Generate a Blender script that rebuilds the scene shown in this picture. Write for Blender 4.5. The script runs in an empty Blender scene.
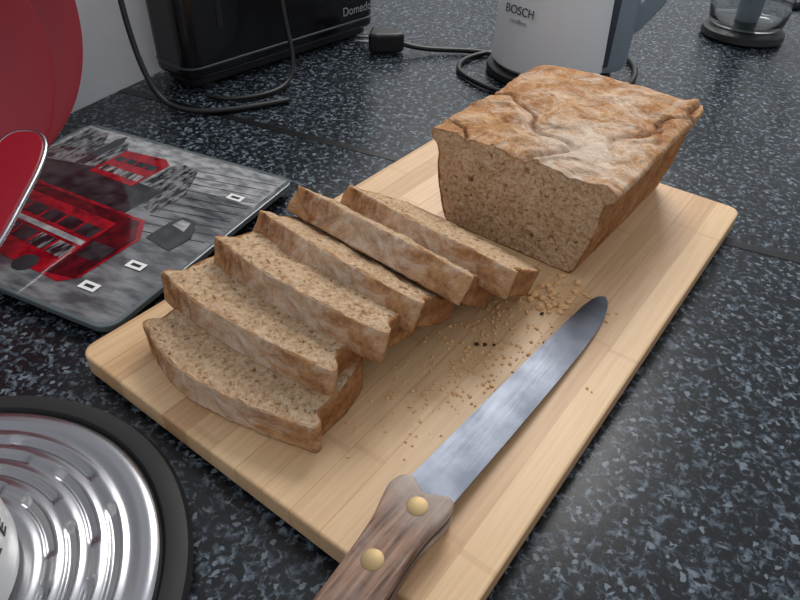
import bpy, bmesh, math, random
from mathutils import Vector, Matrix, noise
random.seed(7)
scene=bpy.context.scene
try:
    scene.view_settings.view_transform='Standard'
except Exception: pass
COL=bpy.context.collection

# ------------------------------------------------------------------ helpers
def srgb(r,g,b):
    f=lambda c:(c/255/12.92) if c/255<=0.04045 else ((c/255+0.055)/1.055)**2.4
    return (f(r),f(g),f(b),1)
def new_mat(name):
    m=bpy.data.materials.new(name); m.use_nodes=True
    nt=m.node_tree; b=nt.nodes['Principled BSDF']
    return m,nt,b
def simple(name,col,rough=.5,metal=0.0,bump=0,bscale=200,trans=0,coat=0,spec=None):
    m,nt,b=new_mat(name)
    b.inputs['Base Color'].default_value=col
    b.inputs['Roughness'].default_value=rough
    b.inputs['Metallic'].default_value=metal
    if trans: b.inputs['Transmission Weight'].default_value=trans
    if coat: b.inputs['Coat Weight'].default_value=coat
    if spec is not None: b.inputs['Specular IOR Level'].default_value=spec
    tc=nt.nodes.new('ShaderNodeTexCoord'); n=nt.nodes.new('ShaderNodeTexNoise')
    n.inputs['Scale'].default_value=bscale; n.inputs['Detail'].default_value=4
    nt.links.new(tc.outputs['Object'],n.inputs['Vector'])
    mr=nt.nodes.new('ShaderNodeMapRange'); mr.inputs['To Min'].default_value=max(0,rough-.04); mr.inputs['To Max'].default_value=min(1,rough+.06)
    nt.links.new(n.outputs['Fac'],mr.inputs['Value']); nt.links.new(mr.outputs[0],b.inputs['Roughness'])
    if bump:
        bp=nt.nodes.new('ShaderNodeBump'); bp.inputs['Strength'].default_value=bump; bp.inputs['Distance'].default_value=.001
        nt.links.new(n.outputs['Fac'],bp.inputs['Height']); nt.links.new(bp.outputs[0],b.inputs['Normal'])
    return m
def mesh_obj(name,verts,faces,mats=(),smooth=True,parent=None):
    me=bpy.data.meshes.new(name); me.from_pydata([tuple(v) for v in verts],[],faces); me.update()
    bm=bmesh.new(); bm.from_mesh(me); bmesh.ops.recalc_face_normals(bm,faces=bm.faces); bm.to_mesh(me); bm.free()
    for m in mats: me.materials.append(m)
    if smooth:
        for p in me.polygons: p.use_smooth=True
    o=bpy.data.objects.new(name,me); COL.objects.link(o)
    if parent: o.parent=parent
    return o
def empty(name,loc=(0,0,0),rot=0):
    e=bpy.data.objects.new(name,None); COL.objects.link(e); e.location=loc; e.rotation_euler=(0,0,rot); e.empty_display_size=.02
    return e
def bevel(o,w,seg=3,angle=35):
    b=o.modifiers.new('bev','BEVEL'); b.width=w; b.segments=seg; b.limit_method='ANGLE'; b.angle_limit=math.radians(angle)
    return o
def auto_smooth(o,ang=35):
    me=o.data
    bm=bmesh.new(); bm.from_mesh(me)
    for e in bm.edges:
        if len(e.link_faces)==2 and e.calc_face_angle(0)>math.radians(ang): e.smooth=False
    bm.to_mesh(me); bm.free()
def box(name,x0,x1,y0,y1,z0,z1,mat,parent=None,bev=0,seg=3):
    v=[(x,y,z) for x in(x0,x1) for y in(y0,y1) for z in(z0,z1)]
    f=[(0,1,3,2),(4,6,7,5),(0,4,5,1),(2,3,7,6),(0,2,6,4),(1,5,7,3)]
    o=mesh_obj(name,v,f,[mat],smooth=False,parent=parent)
    if bev: bevel(o,bev,seg)
    return o
def prism(name,outline,z0,z1,mat,parent=None,bev=0,seg=3):
    n=len(outline); v=[(x,y,z0) for x,y in outline]+[(x,y,z1) for x,y in outline]
    f=[tuple(range(n)),tuple(range(n,2*n))]+[(i,(i+1)%n,n+(i+1)%n,n+i) for i in range(n)]
    o=mesh_obj(name,v,f,[mat],smooth=False,parent=parent)
    if bev: bevel(o,bev,seg)
    return o
def rrect(x0,x1,y0,y1,r,n=8):
    pts=[]
    for cx,cy,a0 in((x1-r,y1-r,0),(x0+r,y1-r,90),(x0+r,y0+r,180),(x1-r,y0+r,270)):
        for i in range(n+1):
            a=math.radians(a0+90*i/n); pts.append((cx+r*math.cos(a),cy+r*math.sin(a)))
    return pts
def lathe(name,prof,mat,parent=None,loc=(0,0,0),n=72,sharp=35):
    v=[];f=[]
    m=len(prof)
    for i in range(n):
        a=2*math.pi*i/n
        for r,z in prof: v.append((r*math.cos(a)+loc[0],r*math.sin(a)+loc[1],z+loc[2]))
    for i in range(n):
        j=(i+1)%n
        for k in range(m-1):
            f.append((i*m+k,j*m+k,j*m+k+1,i*m+k+1))
    o=mesh_obj(name,v,f,[mat],parent=parent)
    bm=bmesh.new(); bm.from_mesh(o.data); bmesh.ops.remove_doubles(bm,verts=bm.verts,dist=1e-6)
    bmesh.ops.recalc_face_normals(bm,faces=bm.faces); bm.to_mesh(o.data); bm.free()
    auto_smooth(o,sharp); return o
def tube(name,pts,r,mat,parent=None,cyc=False):
    cu=bpy.data.curves.new(name,'CURVE'); cu.dimensions='3D'; cu.bevel_depth=r; cu.bevel_resolution=5; cu.resolution_u=14
    s=cu.splines.new('NURBS'); s.points.add(len(pts)-1)
    for i,p in enumerate(pts): s.points[i].co=(*p,1)
    s.order_u=4; s.use_endpoint_u=not cyc; s.use_cyclic_u=cyc; cu.use_fill_caps=True
    cu.materials.append(mat)
    o=bpy.data.objects.new(name,cu); COL.objects.link(o)
    if parent: o.parent=parent
    return o
def text(name,body,size,mat,parent,loc,rot,ext=.0002):
    cu=bpy.data.curves.new(name,'FONT'); cu.body=body; cu.size=size; cu.extrude=ext; cu.align_x='CENTER'; cu.align_y='CENTER'
    cu.materials.append(mat)
    o=bpy.data.objects.new(name,cu); COL.objects.link(o); o.parent=parent; o.location=loc; o.rotation_euler=rot
    return o

# kitchen frame (wall / counter seam) is turned 11.8 deg against the chopping board
KR=math.radians(11.8); KO=Vector((-.356,.267,0))
EX=Vector((math.cos(KR),math.sin(KR),0)); EY=Vector((-math.sin(KR),math.cos(KR),0))
def K(x,y,z=0): return KO+EX*x+EY*y+Vector((0,0,z))

# ------------------------------------------------------------------ materials
def counter_mat():
    m,nt,b=new_mat('speckled_laminate'); N=nt.nodes; Lk=nt.links
    tc=N.new('ShaderNodeTexCoord')
    n1=N.new('ShaderNodeTexNoise'); n1.inputs['Scale'].default_value=165; n1.inputs['Detail'].default_value=6; n1.inputs['Roughness'].default_value=.7; n1.inputs['Distortion'].default_value=.5
    r1=N.new('ShaderNodeValToRGB'); e=r1.color_ramp.elements
    e[0].position=.41; e[0].color=srgb(14,16,19); e[1].position=.68; e[1].color=srgb(112,122,130)
    a=e.new(.495); a.color=srgb(27,32,38); a=e.new(.55); a.color=srgb(64,73,82)
    v=N.new('ShaderNodeTexVoronoi'); v.inputs['Scale'].default_value=390; v.inputs['Randomness'].default_value=1
    sep=N.new('ShaderNodeSeparateColor')
    wob=N.new('ShaderNodeVectorMath'); wob.operation='MULTIPLY_ADD'; wob.inputs[1].default_value=(.006,.006,.006)
    mixd=N.new('ShaderNodeMix'); mixd.data_type='RGBA'
    lt=N.new('ShaderNodeMath'); lt.operation='LESS_THAN'; lt.inputs[1].default_value=.28
    gt=N.new('ShaderNodeMath'); gt.operation='GREATER_THAN'; gt.inputs[1].default_value=.955
    mixl=N.new('ShaderNodeMix'); mixl.data_type='RGBA'
    Lk.new(tc.outputs['Object'],n1.inputs['Vector'])
    Lk.new(n1.outputs['Color'],wob.inputs[0]); Lk.new(tc.outputs['Object'],wob.inputs[2]); Lk.new(wob.outputs[0],v.inputs['Vector'])
    Lk.new(n1.outputs['Fac'],r1.inputs['Fac'])
    Lk.new(v.outputs['Color'],sep.inputs[0])
    Lk.new(sep.outputs[0],lt.inputs[0]); Lk.new(sep.outputs[1],gt.inputs[0])
    Lk.new(lt.outputs[0],mixd.inputs['Factor']); Lk.new(r1.outputs['Color'],mixd.inputs['A']); mixd.inputs['B'].default_value=srgb(16,19,23)
    Lk.new(gt.outputs[0],mixl.inputs['Factor']); Lk.new(mixd.outputs['Result'],mixl.inputs['A']); mixl.inputs['B'].default_value=srgb(108,118,126)
    Lk.new(mixl.outputs['Result'],b.inputs['Base Color'])
    b.inputs['Roughness'].default_value=.26; b.inputs['Specular IOR Level'].default_value=.4
    n3=N.new('ShaderNodeTexNoise'); n3.inputs['Scale'].default_value=900
    bp=N.new('ShaderNodeBump'); bp.inputs['Strength'].default_value=.1; bp.inputs['Distance'].default_value=.0004
    Lk.new(tc.outputs['Object'],n3.inputs['Vector']); Lk.new(n3.outputs['Fac'],bp.inputs['Height']); Lk.new(bp.outputs[0],b.inputs['Normal'])
    return m
def bamboo_mat():
    m,nt,b=new_mat('bamboo'); N=nt.nodes; Lk=nt.links
    tc=N.new('ShaderNodeTexCoord')
    mp=N.new('ShaderNodeMapping'); mp.inputs['Scale'].default_value=(1,.04,1)
    Lk.new(tc.outputs['Object'],mp.inputs['Vector'])
    n=N.new('ShaderNodeTexNoise'); n.inputs['Scale'].default_value=480; n.inputs['Detail'].default_value=4
    Lk.new(mp.outputs[0],n.inputs['Vector'])
    sx=N.new('ShaderNodeSeparateXYZ'); Lk.new(tc.outputs['Object'],sx.inputs[0])
    d=N.new('ShaderNodeMath'); d.operation='MULTIPLY'; d.inputs[1].default_value=1/.0187; Lk.new(sx.outputs[0],d.inputs[0])
    fl=N.new('ShaderNodeMath'); fl.operation='FLOOR'; Lk.new(d.outputs[0],fl.inputs[0])
    wn=N.new('ShaderNodeTexWhiteNoise'); wn.noise_dimensions='1D'; Lk.new(fl.outputs[0],wn.inputs['W'])
    fr=N.new('ShaderNodeMath'); fr.operation='FRACT'; Lk.new(d.outputs[0],fr.inputs[0])
    ln=N.new('ShaderNodeMath'); ln.operation='LESS_THAN'; ln.inputs[1].default_value=.035; Lk.new(fr.outputs[0],ln.inputs[0])
    wv=N.new('ShaderNodeMath'); wv.operation='MULTIPLY_ADD'; wv.inputs[1].default_value=6.0
    off=N.new('ShaderNodeMath'); off.operation='MULTIPLY'; off.inputs[1].default_value=7.3; Lk.new(wn.outputs['Value'],off.inputs[0])
    Lk.new(sx.outputs[1],wv.inputs[0]); Lk.new(off.outputs[0],wv.inputs[2])
    kf=N.new('ShaderNodeMath'); kf.operation='FRACT'; Lk.new(wv.outputs[0],kf.inputs[0])
    kl=N.new('ShaderNodeMath'); kl.operation='LESS_THAN'; kl.inputs[1].default_value=.02; Lk.new(kf.outputs[0],kl.inputs[0])
    mul=N.new('ShaderNodeMath'); mul.operation='MULTIPLY'; mul.inputs[1].default_value=.45; Lk.new(wn.outputs['Value'],mul.inputs[0])
    mu2=N.new('ShaderNodeMath'); mu2.operation='MULTIPLY_ADD'; mu2.inputs[1].default_value=.55; Lk.new(n.outputs['Fac'],mu2.inputs[0]); Lk.new(mul.outputs[0],mu2.inputs[2])
    r=N.new('ShaderNodeValToRGB'); e=r.color_ramp.elements; e[0].position=.15; e[0].color=srgb(186,144,102); e[1].position=.85; e[1].color=srgb(230,196,152)
    Lk.new(mu2.outputs[0],r.inputs['Fac'])
    mxv=N.new('ShaderNodeMath'); mxv.operation='MULTIPLY_ADD'; mxv.inputs[1].default_value=.45
    k2=N.new('ShaderNodeMath'); k2.operation='MULTIPLY'; k2.inputs[1].default_value=.2; Lk.new(kl.outputs[0],k2.inputs[0])
    Lk.new(ln.outputs[0],mxv.inputs[0]); Lk.new(k2.outputs[0],mxv.inputs[2])
    mx=N.new('ShaderNodeMix'); mx.data_type='RGBA'; mx.inputs['B'].default_value=srgb(166,118,74)
    Lk.new(mxv.outputs[0],mx.inputs['Factor']); Lk.new(r.outputs['Color'],mx.inputs['A'])
    Lk.new(mx.outputs['Result'],b.inputs['Base Color']); b.inputs['Roughness'].default_value=.45
    bp=N.new('ShaderNodeBump'); bp.inputs['Strength'].default_value=.12; bp.inputs['Distance'].default_value=.0005
    Lk.new(n.outputs['Fac'],bp.inputs['Height']); Lk.new(bp.outputs[0],b.inputs['Normal'])
    return m
def bread_mat():
    m,nt,b=new_mat('bread'); N=nt.nodes; Lk=nt.links
    tc=N.new('ShaderNodeTexCoord')
    at=N.new('ShaderNodeAttribute'); at.attribute_name='crust'
    tp=N.new('ShaderNodeAttribute'); tp.attribute_name='topc'
    ck=N.new('ShaderNodeAttribute'); ck.attribute_name='crack'
    def noi(s,d=4,r=.6,dist=0):
        n=N.new('ShaderNodeTexNoise'); n.inputs['Scale'].default_value=s; n.inputs['Detail'].default_value=d; n.inputs['Roughness'].default_value=r; n.inputs['Distortion'].default_value=dist
        Lk.new(tc.outputs['Object'],n.inputs['Vector']); return n
    def ramp(src,stops):
        rp=N.new('ShaderNodeValToRGB'); e=rp.color_ramp.elements
        e[0].position=stops[0][0]; e[0].color=stops[0][1]; e[1].position=stops[-1][0]; e[1].color=stops[-1][1]
        for p,c in stops[1:-1]:
            a=e.new(p); a.color=c
        Lk.new(src,rp.inputs['Fac']); return rp
    def mult(a,bb,fac=1.0):
        x=N.new('ShaderNodeMix'); x.data_type='RGBA'; x.blend_type='MULTIPLY'
        if isinstance(fac,float): x.inputs['Factor'].default_value=fac
        else: Lk.new(fac,x.inputs['Factor'])
        Lk.new(a,x.inputs['A'])
        if isinstance(bb,tuple): x.inputs['B'].default_value=bb
        else: Lk.new(bb,x.inputs['B'])
        return x.outputs['Result']
    # crumb
    nc=noi(340,7,.75); nb=noi(45,4)
    nd=noi(170,3)
    mpv=N.new('ShaderNodeVectorMath'); mpv.operation='MULTIPLY_ADD'; mpv.inputs[1].default_value=(.010,.010,.010); Lk.new(nd.outputs['Color'],mpv.inputs[0]); Lk.new(tc.outputs['Object'],mpv.inputs[2])
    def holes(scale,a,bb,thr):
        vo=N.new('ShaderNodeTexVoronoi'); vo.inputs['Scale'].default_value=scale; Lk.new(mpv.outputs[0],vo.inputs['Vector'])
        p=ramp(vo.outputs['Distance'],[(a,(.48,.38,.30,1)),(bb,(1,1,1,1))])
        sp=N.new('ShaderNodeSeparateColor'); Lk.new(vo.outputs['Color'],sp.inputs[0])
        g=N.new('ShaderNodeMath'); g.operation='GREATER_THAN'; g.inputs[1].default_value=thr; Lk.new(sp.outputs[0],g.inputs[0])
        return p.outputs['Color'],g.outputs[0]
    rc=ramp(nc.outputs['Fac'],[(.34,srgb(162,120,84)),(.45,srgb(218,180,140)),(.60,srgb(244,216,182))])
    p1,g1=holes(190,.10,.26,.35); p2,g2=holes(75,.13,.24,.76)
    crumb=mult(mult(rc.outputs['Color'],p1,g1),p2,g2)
    cb_=ramp(nb.outputs['Fac'],[(.35,(.9,.87,.84,1)),(.6,(1,1,1,1))])
    crumb=mult(crumb,cb_.outputs['Color'])
    # crust
    nk=noi(48,8,.72,.5); nk2=noi(300,5,.7)
    rk=ramp(nk.outputs['Fac'],[(.30,srgb(134,88,56)),(.46,srgb(190,138,94)),(.68,srgb(226,184,138))])
    fine=ramp(nk2.outputs['Fac'],[(.35,(.76,.72,.68,1)),(.58,(1,1,1,1))])
    crust=mult(rk.outputs['Color'],fine.outputs['Color'])
    tr=N.new('ShaderNodeMix'); tr.data_type='RGBA'; tr.inputs['A'].default_value=(.78,.68,.58,1); tr.inputs['B'].default_value=(1.0,1.0,1.0,1)
    Lk.new(tp.outputs['Fac'],tr.inputs['Factor']); crust=mult(crust,tr.outputs['Result'])
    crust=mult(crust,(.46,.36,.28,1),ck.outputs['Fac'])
    # flour
    nf=noi(34,8,.80,1.0)
    fa=N.new('ShaderNodeAttribute'); fa.attribute_name='flour'
    fo=N.new('ShaderNodeMath'); fo.operation='MULTIPLY_ADD'; fo.inputs[1].default_value=.20; Lk.new(fa.outputs['Fac'],fo.inputs[0]); Lk.new(nf.outputs['Fac'],fo.inputs[2])
    fr=N.new('ShaderNodeMapRange'); fr.inputs['From Min'].default_value=.58; fr.inputs['From Max'].default_value=.78; fr.inputs['To Max'].default_value=.78; Lk.new(fo.outputs[0],fr.inputs['Value'])
    fm=N.new('ShaderNodeMath'); fm.operation='MULTIPLY'; Lk.new(fr.outputs[0],fm.inputs[0]); Lk.new(tp.outputs['Fac'],fm.inputs[1])
    fx=N.new('ShaderNodeMix'); fx.data_type='RGBA'; fx.inputs['B'].default_value=srgb(236,218,198); Lk.new(fm.outputs[0],fx.inputs['Factor']); Lk.new(crust,fx.inputs['A'])
    ad=N.new('ShaderNodeMath'); ad.operation='MULTIPLY_ADD'; ad.inputs[1].default_value=.5; ad.inputs[2].default_value=-.25; Lk.new(nk2.outputs['Fac'],ad.inputs[0])
    a2=N.new('ShaderNodeMath'); a2.operation='ADD'; a2.use_clamp=True; Lk.new(at.outputs['Fac'],a2.inputs[0]); Lk.new(ad.outputs[0],a2.inputs[1])
    rr=N.new('ShaderNodeMapRange'); rr.inputs['From Min'].default_value=.35; rr.inputs['From Max'].default_value=.65; Lk.new(a2.outputs[0],rr.inputs['Value'])
    fin=N.new('ShaderNodeMix'); fin.data_type='RGBA'; Lk.new(rr.outputs[0],fin.inputs['Factor']); Lk.new(crumb,fin.inputs['A']); Lk.new(fx.outputs['Result'],fin.inputs['B'])
    Lk.new(fin.outputs['Result'],b.inputs['Base Color'])
    b.inputs['Roughness'].default_value=.9; b.inputs['Specular IOR Level'].default_value=.12
    h1=N.new('ShaderNodeMath'); h1.operation='MULTIPLY_ADD'; h1.inputs[1].default_value=1.6; Lk.new(nc.outputs['Fac'],h1.inputs[0]); Lk.new(p1,h1.inputs[2])
    h2=N.new('ShaderNodeMath'); h2.operation='MULTIPLY_ADD'; h2.inputs[1].default_value=.7; Lk.new(nk2.outputs['Fac'],h2.inputs[0])
    h3=N.new('ShaderNodeMath'); h3.operation='MULTIPLY'; h3.inputs[1].default_value=2.4; Lk.new(nk.outputs['Fac'],h3.inputs[0]); Lk.new(h3.outputs[0],h2.inputs[2])
    hm=N.new('ShaderNodeMix'); Lk.new(rr.outputs[0],hm.inputs['Factor']); Lk.new(h1.outputs[0],hm.inputs['A']); Lk.new(h2.outputs[0],hm.inputs['B'])
    bp=N.new('ShaderNodeBump'); bp.inputs['Strength'].default_value=.9; bp.inputs['Distance'].default_value=.0024
    Lk.new(hm.outputs['Result'],bp.inputs['Height']); Lk.new(bp.outputs[0],b.inputs['Normal'])
    return m
def wall_mat():
    return simple('painted_plaster',srgb(226,226,228),.75,bump=.6,bscale=60)
def wood_mat():
    m,nt,b=new_mat('handle_wood'); N=nt.nodes; Lk=nt.links
    tc=N.new('ShaderNodeTexCoord'); mp=N.new('ShaderNodeMapping'); mp.inputs['Scale'].default_value=(1,.06,.6); Lk.new(tc.outputs['Object'],mp.inputs['Vector'])
    n=N.new('ShaderNodeTexNoise'); n.inputs['Scale'].default_value=600; n.inputs['Detail'].default_value=6; Lk.new(mp.outputs[0],n.inputs['Vector'])
    n2=N.new('ShaderNodeTexNoise'); n2.inputs['Scale'].default_value=60; n2.inputs['Detail'].default_value=4; Lk.new(tc.outputs['Object'],n2.inputs['Vector'])
    r=N.new('ShaderNodeValToRGB'); e=r.color_ramp.elements; e[0].position=.30; e[0].color=srgb(80,54,42); e[1].position=.68; e[1].color=srgb(160,124,102); Lk.new(n.outputs['Fac'],r.inputs['Fac'])
    sx=N.new('ShaderNodeSeparateXYZ'); Lk.new(tc.outputs['Object'],sx.inputs[0])
    my=N.new('ShaderNodeMapRange'); my.inputs['From Min'].default_value=.010; my.inputs['From Max'].default_value=.034; my.inputs['To Max'].default_value=.65; Lk.new(sx.outputs[1],my.inputs['Value'])
    mx=N.new('ShaderNodeMix'); mx.data_type='RGBA'; mx.inputs['B'].default_value=srgb(176,160,148)
    rr=N.new('ShaderNodeMapRange'); rr.inputs['From Min'].default_value=.5; rr.inputs['From Max'].default_value=.75; rr.inputs['To Max'].default_value=.5; Lk.new(n2.outputs['Fac'],rr.inputs['Value'])
    ad=N.new('ShaderNodeMath'); ad.operation='ADD'; ad.use_clamp=True; Lk.new(my.outputs[0],ad.inputs[0]); Lk.new(rr.outputs[0],ad.inputs[1])
    Lk.new(ad.outputs[0],mx.inputs['Factor']); Lk.new(r.outputs['Color'],mx.inputs['A']); Lk.new(mx.outputs['Result'],b.inputs['Base Color'])
    b.inputs['Roughness'].default_value=.6
    bp=N.new('ShaderNodeBump'); bp.inputs['Strength'].default_value=.5; bp.inputs['Distance'].default_value=.0008; Lk.new(n.outputs['Fac'],bp.inputs['Height']); Lk.new(bp.outputs[0],b.inputs['Normal'])
    return m
def blade_mat():
    m,nt,b=new_mat('worn_blade_steel'); N=nt.nodes; Lk=nt.links
    tc=N.new('ShaderNodeTexCoord'); mp=N.new('ShaderNodeMapping'); mp.inputs['Scale'].default_value=(1,.03,1); mp.inputs['Rotation'].default_value=(0,0,.06); Lk.new(tc.outputs['Object'],mp.inputs['Vector'])
    n=N.new('ShaderNodeTexNoise'); n.inputs['Scale'].default_value=900; n.inputs['Detail'].default_value=5; Lk.new(mp.outputs[0],n.inputs['Vector'])
    n2=N.new('ShaderNodeTexNoise'); n2.inputs['Scale'].default_value=50; n2.inputs['Detail'].default_value=5; Lk.new(tc.outputs['Object'],n2.inputs['Vector'])
    r=N.new('ShaderNodeValToRGB'); e=r.color_ramp.elements; e[0].position=.35; e[0].color=srgb(84,88,97); e[1].position=.7; e[1].color=srgb(108,112,121); Lk.new(n2.outputs['Fac'],r.inputs['Fac'])
    Lk.new(r.outputs['Color'],b.inputs['Base Color']); b.inputs['Metallic'].default_value=1
    mr=N.new('ShaderNodeMapRange'); mr.inputs['To Min'].default_value=.36; mr.inputs['To Max'].default_value=.5; Lk.new(n.outputs['Fac'],mr.inputs['Value']); Lk.new(mr.outputs[0],b.inputs['Roughness'])
    bp=N.new('ShaderNodeBump'); bp.inputs['Strength'].default_value=.08; bp.inputs['Distance'].default_value=.0002; Lk.new(n.outputs['Fac'],bp.inputs['Height']); Lk.new(bp.outputs[0],b.inputs['Normal'])
    return m
M_counter=counter_mat(); M_bam=bamboo_mat(); M_bread=bread_mat(); M_wall=wall_mat(); M_wood=wood_mat(); M_blade=blade_mat()
M_blackgloss=simple('black_gloss_plastic',srgb(16,16,18),.2)
M_black=simple('black_plastic',srgb(20,20,22),.45)
M_rubber=simple('black_rubber',srgb(20,20,22),.6)
M_strip=simple('joint_strip',srgb(8,8,10),.3)
M_steel=simple('brushed_steel',srgb(172,172,176),.24,1.0,bscale=60)
M_brass=simple('brass',srgb(150,130,96),.5,1.0)
M_white=simple('white_plastic',srgb(226,226,226),.35)
M_grey=simple('grey_blue_plastic',srgb(128,138,146),.3)
M_greyd=simple('dark_grey_plastic',srgb(60,66,74),.35)
M_red=simple('red_enamel',srgb(146,22,38),.3)
M_ceram=simple('white_ceramic',srgb(232,232,230),.2)
M_ink=simple('dark_ink',srgb(28,28,32),.5)
M_label=simple('grey_print',srgb(150,152,156),.4)
M_glass,nt,b=new_mat('clear_glass'); b.inputs['Transmission Weight'].default_value=1; b.inputs['Roughness'].default_value=.02; b.inputs['Base Color'].default_value=(.9,.92,.92,1)

# ------------------------------------------------------------------ room
RK=empty('kitchen_worktop',KO,KR)
box('worktop_near',0.001,1.25,-1.0,-.005,-.04,0,M_counter,RK)
box('worktop_far',0.001,1.25,.005,1.5,-.04,0,M_counter,RK)
box('joint_strip',0.001,1.25,-.0049,.0049,-.04,.0006,M_strip,RK,bev=.0005,seg=2)
w=box('wall_left',-.12,0,-1.0,1.5,-.9,1.6,M_wall); w.location=KO; w.rotation_euler=(0,0,KR)
w=box('wall_back',-.12,1.6,1.501,1.62,-.9,1.6,M_wall); w.location=KO; w.rotation_euler=(0,0,KR)
w=box('floor',-.12,3.0,-2.5,1.62,-1.0,-.9,simple('floor_tile',srgb(120,112,104),.5)); w.location=KO; w.rotation_euler=(0,0,KR)
box('base_cabinet',0.001,1.2,-.98,1.48,-.9,-.041,simple('cabinet_paint',srgb(200,200,196),.5),RK)

# ------------------------------------------------------------------ chopping board
cb=empty('bamboo_chopping_board')
prism('board_slab',rrect(-.003,.262,-.003,.422,.010),.004,.018,M_bam,cb,bev=.0016)
for i,(x,y) in enumerate(((.025,.03),(.236,.03),(.025,.39),(.236,.39))):
    lathe('foot_%d'%(i+1),[(0,0),(.007,0),(.007,.0041),(0,.0041)],M_rubber,cb,(x,y,0),n=20)

# ------------------------------------------------------------------ bread
def cat(P,n):
    out=[];m=len(P)
    for i in range(m):
        p0,p1,p2,p3=[Vector(P[(i+k-1)%m]) for k in range(4)]
        for j in range(n):
            t=j/n
            out.append(.5*((2*p1)+(-p0+p2)*t+(2*p0-5*p1+4*p2-p3)*t*t+(-p0+3*p1-3*p2+p3)*t**3))
    L=[0]
    for i in range(len(out)): L.append(L[-1]+(out[(i+1)%len(out)]-out[i]).length)
    return out,L
def profile(wb,wt,H,dome,N):
    b,t=wb/2,wt/2
    P=[(-b+.010,.0),(0,0),(b-.010,0),(b-.002,.003),(b+.001,.010),(b+(t-b)*.5,H*.5),(t-.005,H*.82),(t,H*.91),(t+.0005,H*.985),(t*.92,H+dome*.15),(t*.4,H+dome*.85),(0,H+dome),(-t*.4,H+dome*.9),(-t*.92,H+dome*.2),(-t-.0005,H*.985),(-t,H*.91),(-t+.005,H*.82),(-b-(t-b)*.5,H*.5),(-b-.001,.010),(-b+.002,.003)]
    o,L=cat(P,12); tot=L[-1]; res=[];k=0
    for i in range(N):
        s=tot*i/N
        while L[k+1]<s: k+=1
        u=(s-L[k])/(L[k+1]-L[k]); res.append(o[k].lerp(o[(k+1)%len(o)],u))
    return res
def bread(name,wb,wt,H,dome,length,seed,N=200,M=8,loaf=False,flour=1.0):
    P=profile(wb,wt,H,dome,N); off=Vector((seed*3.1,seed*1.7,seed*.9))
    V=[];CR=[];TP=[];FL=[];CK=[]
    c=Vector((0,H*.5))
    def pt(p,y,es=1.0,rise=0):
        x,z=p
        top=min(1,max(0,(z/H-.80)/.12))
        if es!=1: x=x*es; z=(z if z<c.y else c.y+(z-c.y)*(es**.5))
        q=Vector((x,y,z))+off
        n1=noise.noise(q*16)*.0024+noise.noise(q*45)*.0013
        n2=noise.noise(q*130)*.0008+noise.noise(q*300)*.0005
        nn=Vector((p[0]-c.x,(p[1]-c.y))); nn.normalize()
        crk=0; rid=0
        if top>0:
            wv=Vector((noise.noise(q*30),noise.noise(q*30+Vector((9,9,9))),0))*.35
            r=1-abs(noise.noise(Vector((q.x*17,q.y*15,q.z*3))+wv))*2
            gate=min(1,max(0,noise.noise(Vector((q.x*9+5,q.y*9,0)))*2.2+.65))
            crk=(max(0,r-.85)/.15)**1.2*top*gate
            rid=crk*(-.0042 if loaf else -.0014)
            if loaf:
                r2=1-abs(noise.noise(Vector((q.x*28+3,q.y*36,0))+wv*2))*2
                rid+=(max(0,r2-.7)/.3)*.0020*gate*top
                # torn edge ridge along the right-hand rim
                e_=math.exp(-((x-wt*.44)/.006)**2); rid+=e_*(.0022+.0022*noise.noise(Vector((3,q.y*55,1))))*top
        k=n1*(.3+.7*top)+n2
        if z<.004: k=0
        z2=z+nn.y*k+rid+rise*(z/H)
        x2=x+nn.x*k*.8
        return Vector((x2,y,max(z2,0.0))),top,crk
    for j in range(M):
        y=length*j/(M-1); es=1.0
        if loaf:
            s=max(0,(y-(length-.016))/.016); es=1-.08*s**2.6
        for p in P:
            v,t,ck_=pt(p,y,es,rise=(.005*(y/length) if loaf else 0))
            if not loaf: v.y+= noise.noise(Vector((v.x*14,v.z*14,seed)))*.0016
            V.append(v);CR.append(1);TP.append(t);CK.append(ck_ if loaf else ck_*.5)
            fl=flour*(.35+.75*math.exp(-(v.x/(wt*.33))**2))
            if loaf:
                g=math.exp(-(((v.x-.030)/.034)**2+((y-.035)/.036)**2)); fl=.42+1.05*g+.25*math.exp(-((v.x-.02)/.05)**2)
            FL.append(fl)
    F=[]
    for j in range(M-1):
        for i in range(N):
            k=(i+1)%N; F.append((j*N+i,j*N+k,(j+1)*N+k,(j+1)*N+i))
    def cap(base,sgn,crusty,bulge):
        fr=[.992,.982,.97,.955,.93,.9,.86,.82,.78,.74,.70,.66,.62,.58,.54,.5,.46,.42,.38,.34,.3,.26,.22,.18,.14,.08]
        prev=base
        for f in fr:
            st=len(V)
            for i in range(N):
                b0=V[base+i]
                x=(b0.x)*f; z=c.y+(b0.z-c.y)*f
                q=Vector((x,0,z))+off+Vector((0,sgn*5,0))
                d=noise.noise(q*60)*.0010+noise.noise(q*150)*.0010+noise.noise(q*330)*.0008
                if crusty: d=noise.noise(q*40)*.002
                y=b0.y+sgn*((1-f**3)*bulge) + (d if f<.99 else 0)
                V.append(Vector((x,y,z))); TP.append(TP[base+i] if f>.95 else 0)
                CR.append(1 if (crusty or f>.988) else (.66 if f>.98 else (.36 if f>.965 else 0))); FL.append(flour*.5); CK.append(0)
            for i in range(N):
                k=(i+1)%N; F.append((prev+i,prev+k,st+k,st+i))
            prev=st
        V.append(Vector((0,V[prev].y,c.y))); CR.append(1 if crusty else 0); TP.append(0); FL.append(0); CK.append(0); ci=len(V)-1
        for i in range(N): F.append((prev+i,prev+(i+1)%N,ci))
    cap(0,-1,False,.0008)
    cap((M-1)*N,1,loaf,.008 if loaf else .0008)
    o=mesh_obj(name,V,F,[M_bread])
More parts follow.
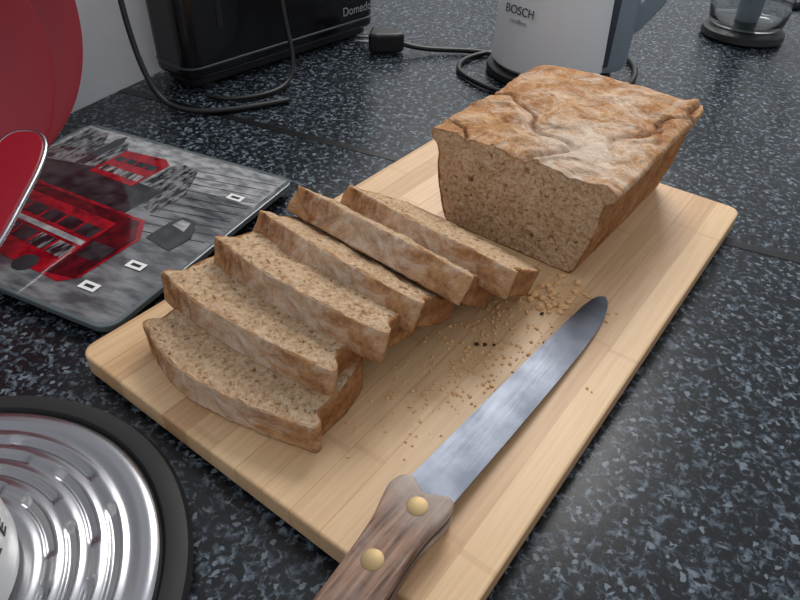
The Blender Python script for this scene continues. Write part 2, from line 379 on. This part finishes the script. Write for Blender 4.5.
    for nm,A in(('crust',CR),('topc',TP),('flour',FL),('crack',CK)):
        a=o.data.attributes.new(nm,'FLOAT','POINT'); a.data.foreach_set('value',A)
    return o
BT=.018
loaf=bread('bread_loaf',.112,.140,.070,.003,.165,3,N=440,M=170,loaf=True,flour=.85)
loaf.location=(.1385,.252,BT); loaf.rotation_euler=(0,0,math.radians(-1))
SL=[ # xc, yfront(lower edge), zfront lower, tilt, yaw, H, t, wt, dome
 (.092,.020,.0185,0.5, 2,.062,.0200,.129,.012),
 (.084,.044,.0380,7.0, 1,.064,.0190,.128,.007),
 (.096,.072,.0520,15.0,-1,.065,.0185,.130,.006),
 (.100,.099,.0590,30.0,-4,.066,.0175,.130,.005),
 (.105,.130,.0640,38.0,-5,.066,.0175,.141,.005),
 (.122,.158,.0580,32.0,-6,.066,.0170,.137,.006),
]
for i,(xc,yf,zf,th,yaw,H,t,wt,dome) in enumerate(SL):
    o=bread('bread_slice',wt*.86,wt,H-dome*.5,dome,t,11+i*2.3,N=260,M=14,flour=1.0)
    T=math.radians(th); s,c_=math.sin(T),math.cos(T)
    R=Matrix(((1,0,0),(0,s,-c_),(0,c_,s))).to_4x4()
    yb=yf+H*c_; zb=zf-H*s
    o.matrix_world=Matrix.Translation((xc,(yf+yb)/2,0))@Matrix.Rotation(math.radians(yaw),4,'Z')@Matrix.Translation((0,yb-(yf+yb)/2,max(zb,BT+.0003)))@R
M_crumb=simple('pale_crumb',srgb(226,182,132),.9,spec=.1)
V=[];F=[]
def crumb(x,y,r,z=BT,sub=1):
    b0=len(V); k=random.random()*10
    bm=bmesh.new(); bmesh.ops.create_icosphere(bm,subdivisions=sub,radius=r)
    for v in bm.verts:
        d=1+.6*noise.noise(v.co/r*1.3+Vector((k,k,k))); co=v.co*d; V.append(Vector((x+co.x,y+co.y,z+max(0,co.z*.7+r*.45))))
    bm.verts.index_update()
    for f in bm.faces: F.append(tuple(b0+v.index for v in f.verts))
    bm.free()
for cx,cy,sx,sy,n,rm in((.180,.160,.016,.034,260,.0012),(.172,.105,.015,.028,130,.0011),(.20,.235,.018,.012,80,.0013),(.19,.12,.03,.05,80,.0008)):
    for i in range(n):
        x=random.gauss(cx,sx); y=random.gauss(cy,sy)
        if .150<x<.252 and .005<y<.243: crumb(x,y,rm*random.uniform(.3,1.1))
for i in range(26): crumb(random.uniform(.178,.205),random.uniform(.2,.245),random.uniform(.0013,.003),sub=2)
mesh_obj('bread_crumbs',V,F,[M_crumb],smooth=False)
V=[];F=[]
for x,y in((.182,.152),(.187,.155),(.178,.149),(.214,.172),(.196,.2)): crumb(x,y,.0015)
mesh_obj('burnt_crumbs',V,F,[simple('burnt_crust',srgb(70,40,24),.8)],smooth=False)

# ------------------------------------------------------------------ knife
kn=empty('bread_knife')
def lerp_tab(tab,t):
    for (a,b),(c,d) in zip(tab,tab[1:]):
        if a<=t<=c: return b+(d-b)*(t-a)/(c-a)
    return tab[-1][1]
left=[(.030,.2050),(.10,.2080),(.16,.2107),(.20,.2127),(.222,.2142),(.233,.2160),(.238,.2182),(.2405,.2215)]
right=[(.030,.2295),(.10,.2312),(.15,.2320),(.185,.2320),(.205,.2313),(.220,.2298),(.231,.2272),(.238,.2245),(.2405,.2225)]
V=[];F=[];n=90;m=6
for i in range(n+1):
    y=.030+.2105*i/n; xl=lerp_tab(left,y); xr=lerp_tab(right,y); zc=.0262-.0068*(y-.03)/.21
    for k in range(m+1):
        u=k/m; th=.0011*(1-u)**.7+.00012; V.append((xl+(xr-xl)*u,y,zc+th))
    for k in range(m+1):
        u=1-k/m; th=.0011*(1-u)**.7+.00012; V.append((xl+(xr-xl)*u,y,zc-th))
w_=2*(m+1)
for i in range(n):
    for k in range(w_): F.append((i*w_+k,i*w_+(k+1)%w_,(i+1)*w_+(k+1)%w_,(i+1)*w_+k))
F.append(tuple(range(w_))); F.append(tuple(n*w_+k for k in range(w_)))
o=mesh_obj('blade',V,F,[M_blade],parent=kn); auto_smooth(o,25)
HO=[(.2025,.030),(.2045,.037),(.2090,.0395),(.2135,.0375),(.2180,.0355),(.2230,.0375),(.2290,.0405),(.2325,.0385),(.2335,.032),(.2322,.020),(.2325,.005),(.2345,-.015),(.2365,-.045),(.2375,-.070),(.2380,-.082),(.2310,-.088),(.2180,-.088),(.2100,-.084),(.2095,-.075),(.2125,-.060),(.2120,-.035),(.2100,-.010),(.2075,.010),(.2045,.021)]
ho,_=cat(HO,5); ho=[(p.x,p.y) for p in ho]
prism('handle_scale_upper',ho,.0272,.0348,M_wood,kn,bev=.0022,seg=4)
prism('handle_scale_lower',ho,.0182,.0252,M_wood,kn,bev=.0028,seg=4)
prism('tang',[(.2205+(x-.2205)*.985,y*.99) for x,y in ho],.0250,.0274,M_blade,kn)
for i,y in enumerate((.0270,-.0050,-.055)):
    lathe('rivet_%d'%(i+1),[(0,.0178),(.0050,.0178),(.0050,.0349),(.0044,.0351),(0,.03515)],M_brass,kn,(.2205,y,0),n=28)

# ------------------------------------------------------------------ glass kitchen scale
ks=empty('kitchen_scale',KO,KR)
prism('scale_body',rrect(.066,.274,-.303,-.107,.02),.002,.0075,M_black,ks,bev=.0015)
prism('glass_top',rrect(.057,.288,-.312,-.096,.012),.0076,.0122,simple('tempered_glass_edge',srgb(90,100,102),.08),ks,bev=.0008,seg=2)
for i,(x,y) in enumerate(((.09,-.28),(.25,-.28),(.09,-.13),(.25,-.13))):
    lathe('foot_%d'%(i+1),[(0,0),(.009,0),(.009,.003),(0,.003)],M_rubber,ks,(x,y,0),n=20)
def printm(name,c1,c2,scale,stretch,thr=.5):
    m,nt,b=new_mat(name); N=nt.nodes; Lk=nt.links
    tc=N.new('ShaderNodeTexCoord'); mp=N.new('ShaderNodeMapping'); mp.inputs['Scale'].default_value=stretch; Lk.new(tc.outputs['Object'],mp.inputs['Vector'])
    n=N.new('ShaderNodeTexNoise'); n.inputs['Scale'].default_value=scale; n.inputs['Detail'].default_value=5; Lk.new(mp.outputs[0],n.inputs['Vector'])
    r=N.new('ShaderNodeValToRGB'); r.color_ramp.elements[0].position=thr-.12; r.color_ramp.elements[0].color=c1; r.color_ramp.elements[1].position=thr+.12; r.color_ramp.elements[1].color=c2
    Lk.new(n.outputs['Fac'],r.inputs['Fac']); Lk.new(r.outputs['Color'],b.inputs['Base Color']); b.inputs['Roughness'].default_value=.08
    b.inputs['Coat Weight'].default_value=.3
    return m
PM_street=printm('print_street',srgb(72,74,78),srgb(124,126,128),40,(1,3,1))
PM_city=printm('print_buildings',srgb(22,22,26),srgb(128,128,130),110,(2.6,1,1),.52)
PM_dark=printm('print_dark',srgb(16,16,20),srgb(50,52,56),70,(1,1,1))
PM_light=printm('print_light',srgb(118,120,122),srgb(170,170,170),80,(1,2,1))
PM_red=printm('print_red',srgb(92,8,20),srgb(150,18,32),90,(1,1,1),.45)
PM_redd=printm('print_red_dark',srgb(48,6,12),srgb(90,10,20),120,(1,1,1))
PM_win=printm('print_windows',srgb(36,30,34),srgb(170,162,162),260,(1,.2,1),.55)
zt=[.01222]
def flat(name,pts,mat):
    zt[0]+=.000015
    v=[(x,y,zt[0]) for x,y in pts]
    return mesh_obj(name,v,[tuple(range(len(v)))],[mat],smooth=False,parent=ks)
R4=lambda x0,x1,y0,y1:[(x0,y0),(x1,y0),(x1,y1),(x0,y1)]
flat('print_base',rrect(.060,.285,-.309,-.099,.010),PM_street)
flat('print_sky',R4(.062,.283,-.150,-.101),PM_light)
flat('print_buildings_a',[(.066,-.165),(.128,-.160),(.130,-.125),(.118,-.110),(.100,-.122),(.090,-.106),(.066,-.104)],PM_city)
flat('print_tower',[(.104,-.16),(.114,-.16),(.114,-.112),(.109,-.102),(.104,-.112)],PM_dark)
flat('print_buildings_b',[(.180,-.180),(.222,-.196),(.224,-.160),(.208,-.125),(.190,-.120),(.182,-.128)],PM_city)
flat('print_shadow',[(.066,-.215),(.20,-.205),(.205,-.165),(.13,-.158),(.066,-.168)],PM_dark)
for i in range(10):
    yy=-.112-i*.0105
    flat('print_road_line_%d'%(i+1),[(.205+i*.002,yy-.012),(.280,yy-.001),(.280,yy-.0003),(.205+i*.002,yy-.0112)],PM_dark)
flat('print_bus_small',[(.126,-.166),(.176,-.170),(.180,-.128),(.170,-.120),(.128,-.124)],PM_red)
for i in range(4):
    x=.130+i*.0115
    flat('print_bus_small_window_%d'%(i+1),R4(x,x+.0095,-.142,-.134),PM_dark)
flat('print_bus_small_low',[(.130,-.160),(.174,-.162),(.174,-.153),(.130,-.151)],PM_win)
flat('print_bus_big',[(.082,-.268),(.090,-.278),(.222,-.290),(.232,-.280),(.236,-.226),(.222,-.205),(.092,-.197),(.082,-.207)],PM_red)
flat('print_bus_roof',[(.090,-.210),(.224,-.219),(.220,-.208),(.094,-.200)],PM_redd)
for i in range(6):
    x=.090+i*.0192; d_=i*.0016
    flat('print_bus_upper_window_%d'%(i+1),[(x,-.2325-d_),(x+.0165,-.2341-d_),(x+.0165,-.2210-d_),(x,-.2190-d_)],PM_dark)
    flat('print_bus_lower_window_%d'%(i+1),[(x,-.2600-d_),(x+.0165,-.2616-d_),(x+.0165,-.2470-d_),(x,-.2455-d_)],PM_dark if i%3==0 else PM_win)
flat('print_bus_advert',[(.092,-.2425),(.204,-.2520),(.204,-.2465),(.092,-.2375)],PM_light)
flat('print_bus_front',[(.206,-.286),(.230,-.282),(.233,-.228),(.220,-.210),(.206,-.212)],PM_redd)
flat('print_bus_windscreen',[(.209,-.262),(.229,-.262),(.230,-.244),(.209,-.243)],PM_dark)
for i,(x,y) in enumerate(((.104,-.277),(.186,-.284))):
    flat('print_wheel_%d'%(i+1),[(x+.009*math.cos(a*.5),y+.009*math.sin(a*.5)) for a in range(12)],M_ink)
flat('print_car',[(.238,-.222),(.264,-.228),(.268,-.208),(.262,-.196),(.256,-.188),(.244,-.188),(.240,-.198)],PM_dark)
flat('print_car_window',[(.244,-.200),(.258,-.204),(.255,-.192),(.246,-.191)],PM_light)
for i,(x,y) in enumerate(((.262,-.145),(.256,-.252),(.245,-.284))):
    flat('print_tag_%d'%(i+1),R4(x-.007,x+.007,y-.004,y+.004),M_ceram)
    flat('print_tag_mark_%d'%(i+1),R4(x-.004,x+.004,y-.0015,y+.0015),M_ink)

# ------------------------------------------------------------------ round steel stand with cup
ct=Vector((.068,-.131,0))
st=empty('round_steel_trivet',ct)
lathe('rubber_rim',[(0,0),(.112,0),(.117,.003),(.118,.007),(.116,.0105),(.111,.012),(.1065,.0115),(.1045,.009),(0,.009)],M_rubber,st,n=120)
V=[];F=[];nr=170;na=320
for i in range(nr+1):
    r=.1035*i/nr
    for j in range(na):
        a=2*math.pi*j/na
        z=.0125
        if r>.099: z-=.0022*((r-.099)/.005)**2
        if .050<r<.096:
            z+=.0007*math.cos(2*math.pi*(r-.050)/.0092)-.0007
        for kk,rr in enumerate((.0575,.0667,.0759,.0851)):
            if abs(r-rr)<.0026:
                u=(a/(2*math.pi)*7+kk*.5)%1
                e_=min(1,max(0,min(u-.12,.88-u)*14))
                z-=.0020*e_*(1-(abs(r-rr)/.0026)**4)
        V.append((r*math.cos(a),r*math.sin(a),z))
for i in range(nr):
    for j in range(na):
        k=(j+1)%na; F.append((i*na+j,i*na+k,(i+1)*na+k,(i+1)*na+j))
mesh_obj('embossed_plate',V,F,[M_steel],parent=st)
mg=empty('white_mug',ct+Vector((0,0,.0128)))
lathe('mug_body',[(0,0),(.040,0),(.046,.003),(.048,.012),(.048,.085),(.047,.088),(.0455,.086),(.0455,.012),(.040,.006),(0,.006)],M_ceram,mg,n=80)
tube('mug_handle',[(-.047,-.0,.075),(-.066,0,.078),(-.078,0,.055),(-.072,0,.025),(-.047,0,.02)],.005,M_ceram,mg)
for i in range(9):
    a=math.radians(-40+i*12)
    text('mug_letter_%d'%(i+1),'TEACOFFEE'[i],.011,M_ink,mg,(.0482*math.cos(a),.0482*math.sin(a),.03),(math.pi/2,0,a+math.pi/2))

# ------------------------------------------------------------------ black toaster
p0=K(.078,.027); p1=K(.157,.316); dv=(p1-p0).normalized(); ang=math.atan2(dv.y,dv.x)-math.pi/2
ta=empty('black_toaster',p0,ang)   # local +y along front face, -x to the wall
LT=.300; DP=.072
def rbody(name,x0,x1,y0,y1,z0,z1,r,mat,par,bev):
    return prism(name,rrect(x0,x1,y0,y1,r),z0,z1,mat,par,bev=bev,seg=5)
rbody('body',-DP,0,0,LT,.012,.20,.018,M_blackgloss,ta,.006)
rbody('base',-DP+.006,-.006,.008,LT-.008,.004,.014,.016,M_black,ta,.002)
rbody('trim_band',-DP-.0008,.0012,-.0008,LT+.0008,.024,.0265,.0185,M_greyd,ta,.001)
for i,(x,y) in enumerate(((-.060,.03),(-.015,.03),(-.060,.265),(-.015,.265))):
    lathe('foot_%d'%(i+1),[(0,0),(.008,0),(.008,.005),(0,.005)],M_rubber,ta,(x,y,0),n=16)
box('slot',-.052,-.025,.03,.265,.196,.2015,M_black,ta)
box('lever_slot',-.001,.0006,.045,.052,.06,.15,M_black,ta)
box('lever',0,.018,.036,.061,.148,.158,M_black,ta,bev=.003)
text('brand_text','Domedo',.015,M_label,ta,(.0010,.262,.040),(math.pi/2,0,math.pi/2))
tube('toaster_cord',[K(.01,.03,.20),K(.03,-.0,.15),K(.045,-.015,.07),K(.07,-.02,.012),K(.1,-.02,.0035),K(.14,.0,.0035),K(.18,.06,.0035)],.003,M_black)
tube('appliance_cord',[K(.095,.03,.0035),K(.12,.02,.004),K(.155,.06,.0035),K(.158,.10,.004),K(.155,.12,.03),K(.135,.12,.09),K(.130,.13,.2)],.0025,M_black)

# ------------------------------------------------------------------ plug with cord
pl=empty('power_plug',(-.218,.560,0),math.radians(-60))
prism('plug_body',[(-.016,-.016),(.016,-.016),(.018,-.005),(.012,.018),(.006,.028),(-.006,.028),(-.012,.018),(-.018,-.005)],.002,.026,M_black,pl,bev=.004)
for i,x in enumerate((-.0095,.0095)):
    o=lathe('pin_%d'%(i+1),[(0,0),(.0024,0),(.0024,.017),(.0015,.019),(0,.019)],M_steel,pl,n=16)
    o.location=(x,-.016,.014); o.rotation_euler=(math.pi/2,0,0)
tube('plug_cord',[(0,.025,.012),(.004,.05,.006),(-.02,.10,.004),(-.01,.16,.004),(.05,.22,.004)],.0032,M_black,pl)

# ------------------------------------------------------------------ kettle
kc=Vector((-.020,.636,0)); rt=Vector((.80,.60,0))
ke=empty('electric_kettle',kc,math.atan2(rt.y,rt.x))  # local +x -> handle side
lathe('power_base',[(0,0),(.072,0),(.075,.004),(.074,.010),(.068,.014),(0,.014)],M_black,ke,n=96)
lathe('body',[(0,.015),(.066,.015),(.070,.019),(.0705,.030),(.067,.12),(.061,.19),(.056,.22),(.045,.228),(0,.23)],M_white,ke,n=96)
lathe('lid_knob',[(0,.229),(.02,.229),(.018,.24),(0,.242)],M_grey,ke,n=40)
lathe('gauge_housing',[(0,.018),(.040,.018),(.042,.024),(.041,.12),(.038,.19),(.034,.215),(0,.215)],M_grey,ke,(.048,-.006,0),n=64)
lathe('gauge_seam',[(.0415,.022),(.0432,.026),(.0422,.12),(.039,.19),(.034,.214)],M_greyd,ke,(.0435,-.006,0),n=64)
hp=[(.082,.046),(.098,.058),(.118,.085),(.130,.12),(.134,.16),(.126,.195),(.104,.214),(.075,.220),(.060,.214),(.085,.206),(.104,.19),(.112,.16),(.108,.12),(.094,.09),(.078,.074)]
V=[(x,-.013,z) for x,z in hp]+[(x,.013,z) for x,z in hp]; nh=len(hp)
F=[tuple(range(nh)),tuple(range(nh,2*nh))]+[(i,(i+1)%nh,nh+(i+1)%nh,nh+i) for i in range(nh)]
o=mesh_obj('handle',V,F,[M_grey],smooth=False,parent=ke); bevel(o,.004,4,30)
angk=math.atan2(-.11468-kc.y,.30733-kc.x)-math.atan2(rt.y,rt.x)
aa=angk-.62
text('brand_text','BOSCH',.0125,M_greyd,ke,(.0694*math.cos(aa),.0694*math.sin(aa),.083),(math.pi/2-.04,0,aa+math.pi/2))
text('small_text','cordless',.007,M_label,ke,(.0700*math.cos(aa),.0700*math.sin(aa),.072),(math.pi/2-.04,0,aa+math.pi/2))
tube('kettle_cord',[(-.02,.075,.004),(-.09,.05,.004),(-.118,.0,.004),(-.10,-.04,.004),(-.06,-.088,.004),(.0,-.090,.004),(.06,-.082,.004),(.11,-.02,.004),(.12,.05,.004),(.10,.10,.004)],.0032,M_black,ke)

# ------------------------------------------------------------------ glass coffee pot (far right)
gp=empty('glass_coffee_pot',(.126,.955,0))
lathe('base',[(0,0),(.052,0),(.056,.004),(.055,.012),(.050,.015),(0,.015)],M_black,gp,n=72)
lathe('glass_body',[(0,.016),(.043,.016),(.050,.022),(.054,.045),(.053,.09),(.048,.13),(.046,.16),(.044,.16),(.046,.13),(.051,.09),(.052,.045),(.048,.025),(.042,.0185),(0,.0185)],M_glass,gp,n=72)
lathe('coffee_filter_column',[(0,.019),(.016,.019),(.016,.10),(.012,.105),(0,.105)],M_grey,gp,n=32)
lathe('lid',[(0,.161),(.049,.161),(.049,.170),(.03,.18),(0,.182)],M_black,gp,n=48)
tube('handle',[(.046,0,.15),(.085,0,.15),(.10,0,.11),(.09,0,.06),(.052,0,.05)],.006,M_black,gp)
tube('cord_behind_pot',[K(.62,.82,.004),K(.68,.80,.004),K(.72,.74,.004),K(.78,.72,.004),K(.9,.8,.004)],.003,M_black)
tube('cord_white',[K(.60,.93,.004),K(.68,.95,.004),K(.78,.88,.004),K(.9,.94,.004)],.003,M_white)

# ------------------------------------------------------------------ red plates by the wall, red spatula
def plate(name,R,ky,kx,lean,yaw=0):
    e=empty(name)
    e.matrix_world=Matrix.Translation(K(kx,ky,R*math.cos(lean)+.004))@Matrix.Rotation(KR+yaw,4,'Z')@Matrix.Rotation(math.pi/2-lean,4,'Y')
    lathe('dish',[(0,0),(R*.6,0),(R*.68,.003),(R*.97,.017),(R,.019),(R*1.0,.021),(R*.96,.0205),(R*.66,.007),(R*.58,.0035),(0,.0035)],M_red,e,n=120)
    return e
plate('red_dinner_plate',.120,-.188,.026,math.radians(8))
plate('red_dinner_plate',.112,-.248,.062,math.radians(9),math.radians(0))
a=Vector((-.080,-.038,.0150)); b_=Vector((-.200,.092,.060))
ax=(b_-a).normalized(); side=Vector((.6,.75,.0)); side=(side-ax*side.dot(ax)).normalized(); nz=ax.cross(side)
LN=(b_-a).length
sp=empty('red_spatula'); sp.matrix_world=Matrix(((side.x,ax.x,nz.x,a.x),(side.y,ax.y,nz.y,a.y),(side.z,ax.z,nz.z,a.z),(0,0,0,1)))
o0=LN-.125
out=[(0,o0),(.006,o0+.003),(.010,o0+.02),(.014,o0+.05),(.018,o0+.085),(.017,o0+.110),(.010,o0+.123),(0,o0+.126),(-.010,o0+.123),(-.017,o0+.110),(-.018,o0+.085),(-.014,o0+.05),(-.010,o0+.02),(-.006,o0+.003)]
oo,_=cat(out,4)
prism('paddle',[(p.x*.95,o0+(p.y-o0)*.99) for p in oo],-.0025,.0025,M_red,sp,bev=.001)
tube('steel_rim',[(p.x,p.y,0) for p in oo],.0020,M_steel,sp,cyc=True)
tube('handle',[(0,-.02,-.001),(0,o0*.5,0),(0,o0+.006,0)],.005,M_red,sp)

# ------------------------------------------------------------------ light
wd=bpy.data.worlds.new('daylight'); scene.world=wd; wd.use_nodes=True
bg=wd.node_tree.nodes['Background']; bg.inputs[0].default_value=(.88,.93,1.0,1); bg.inputs[1].default_value=.62
def area(name,loc,target,size,power,col):
    l=bpy.data.lights.new(name,'AREA'); l.shape='RECTANGLE'; l.size=size[0]; l.size_y=size[1]; l.energy=power; l.color=col
    o=bpy.data.objects.new(name,l); COL.objects.link(o); o.location=loc
    o.rotation_euler=(Vector(target)-Vector(loc)).to_track_quat('-Z','Y').to_euler(); return o
area('window_light',K(.15,.95,1.15),(.12,.2,0),(.9,.8),28,(1.0,.985,.96))

# ------------------------------------------------------------------ camera
cam=bpy.data.cameras.new('camera'); co=bpy.data.objects.new('camera',cam); COL.objects.link(co)
r=Vector((.79849,.60118,.03157)); d=Vector((.40303,-.49488,-.76985)); f=Vector((-.44719,.62744,-.63744))
u=-d; bk=-f
co.matrix_world=Matrix(((r.x,u.x,bk.x,.30733),(r.y,u.y,bk.y,-.11468),(r.z,u.z,bk.z,.29077),(0,0,0,1)))
cam.sensor_width=36; cam.lens=652.33*36/800; cam.clip_start=.01
scene.camera=co
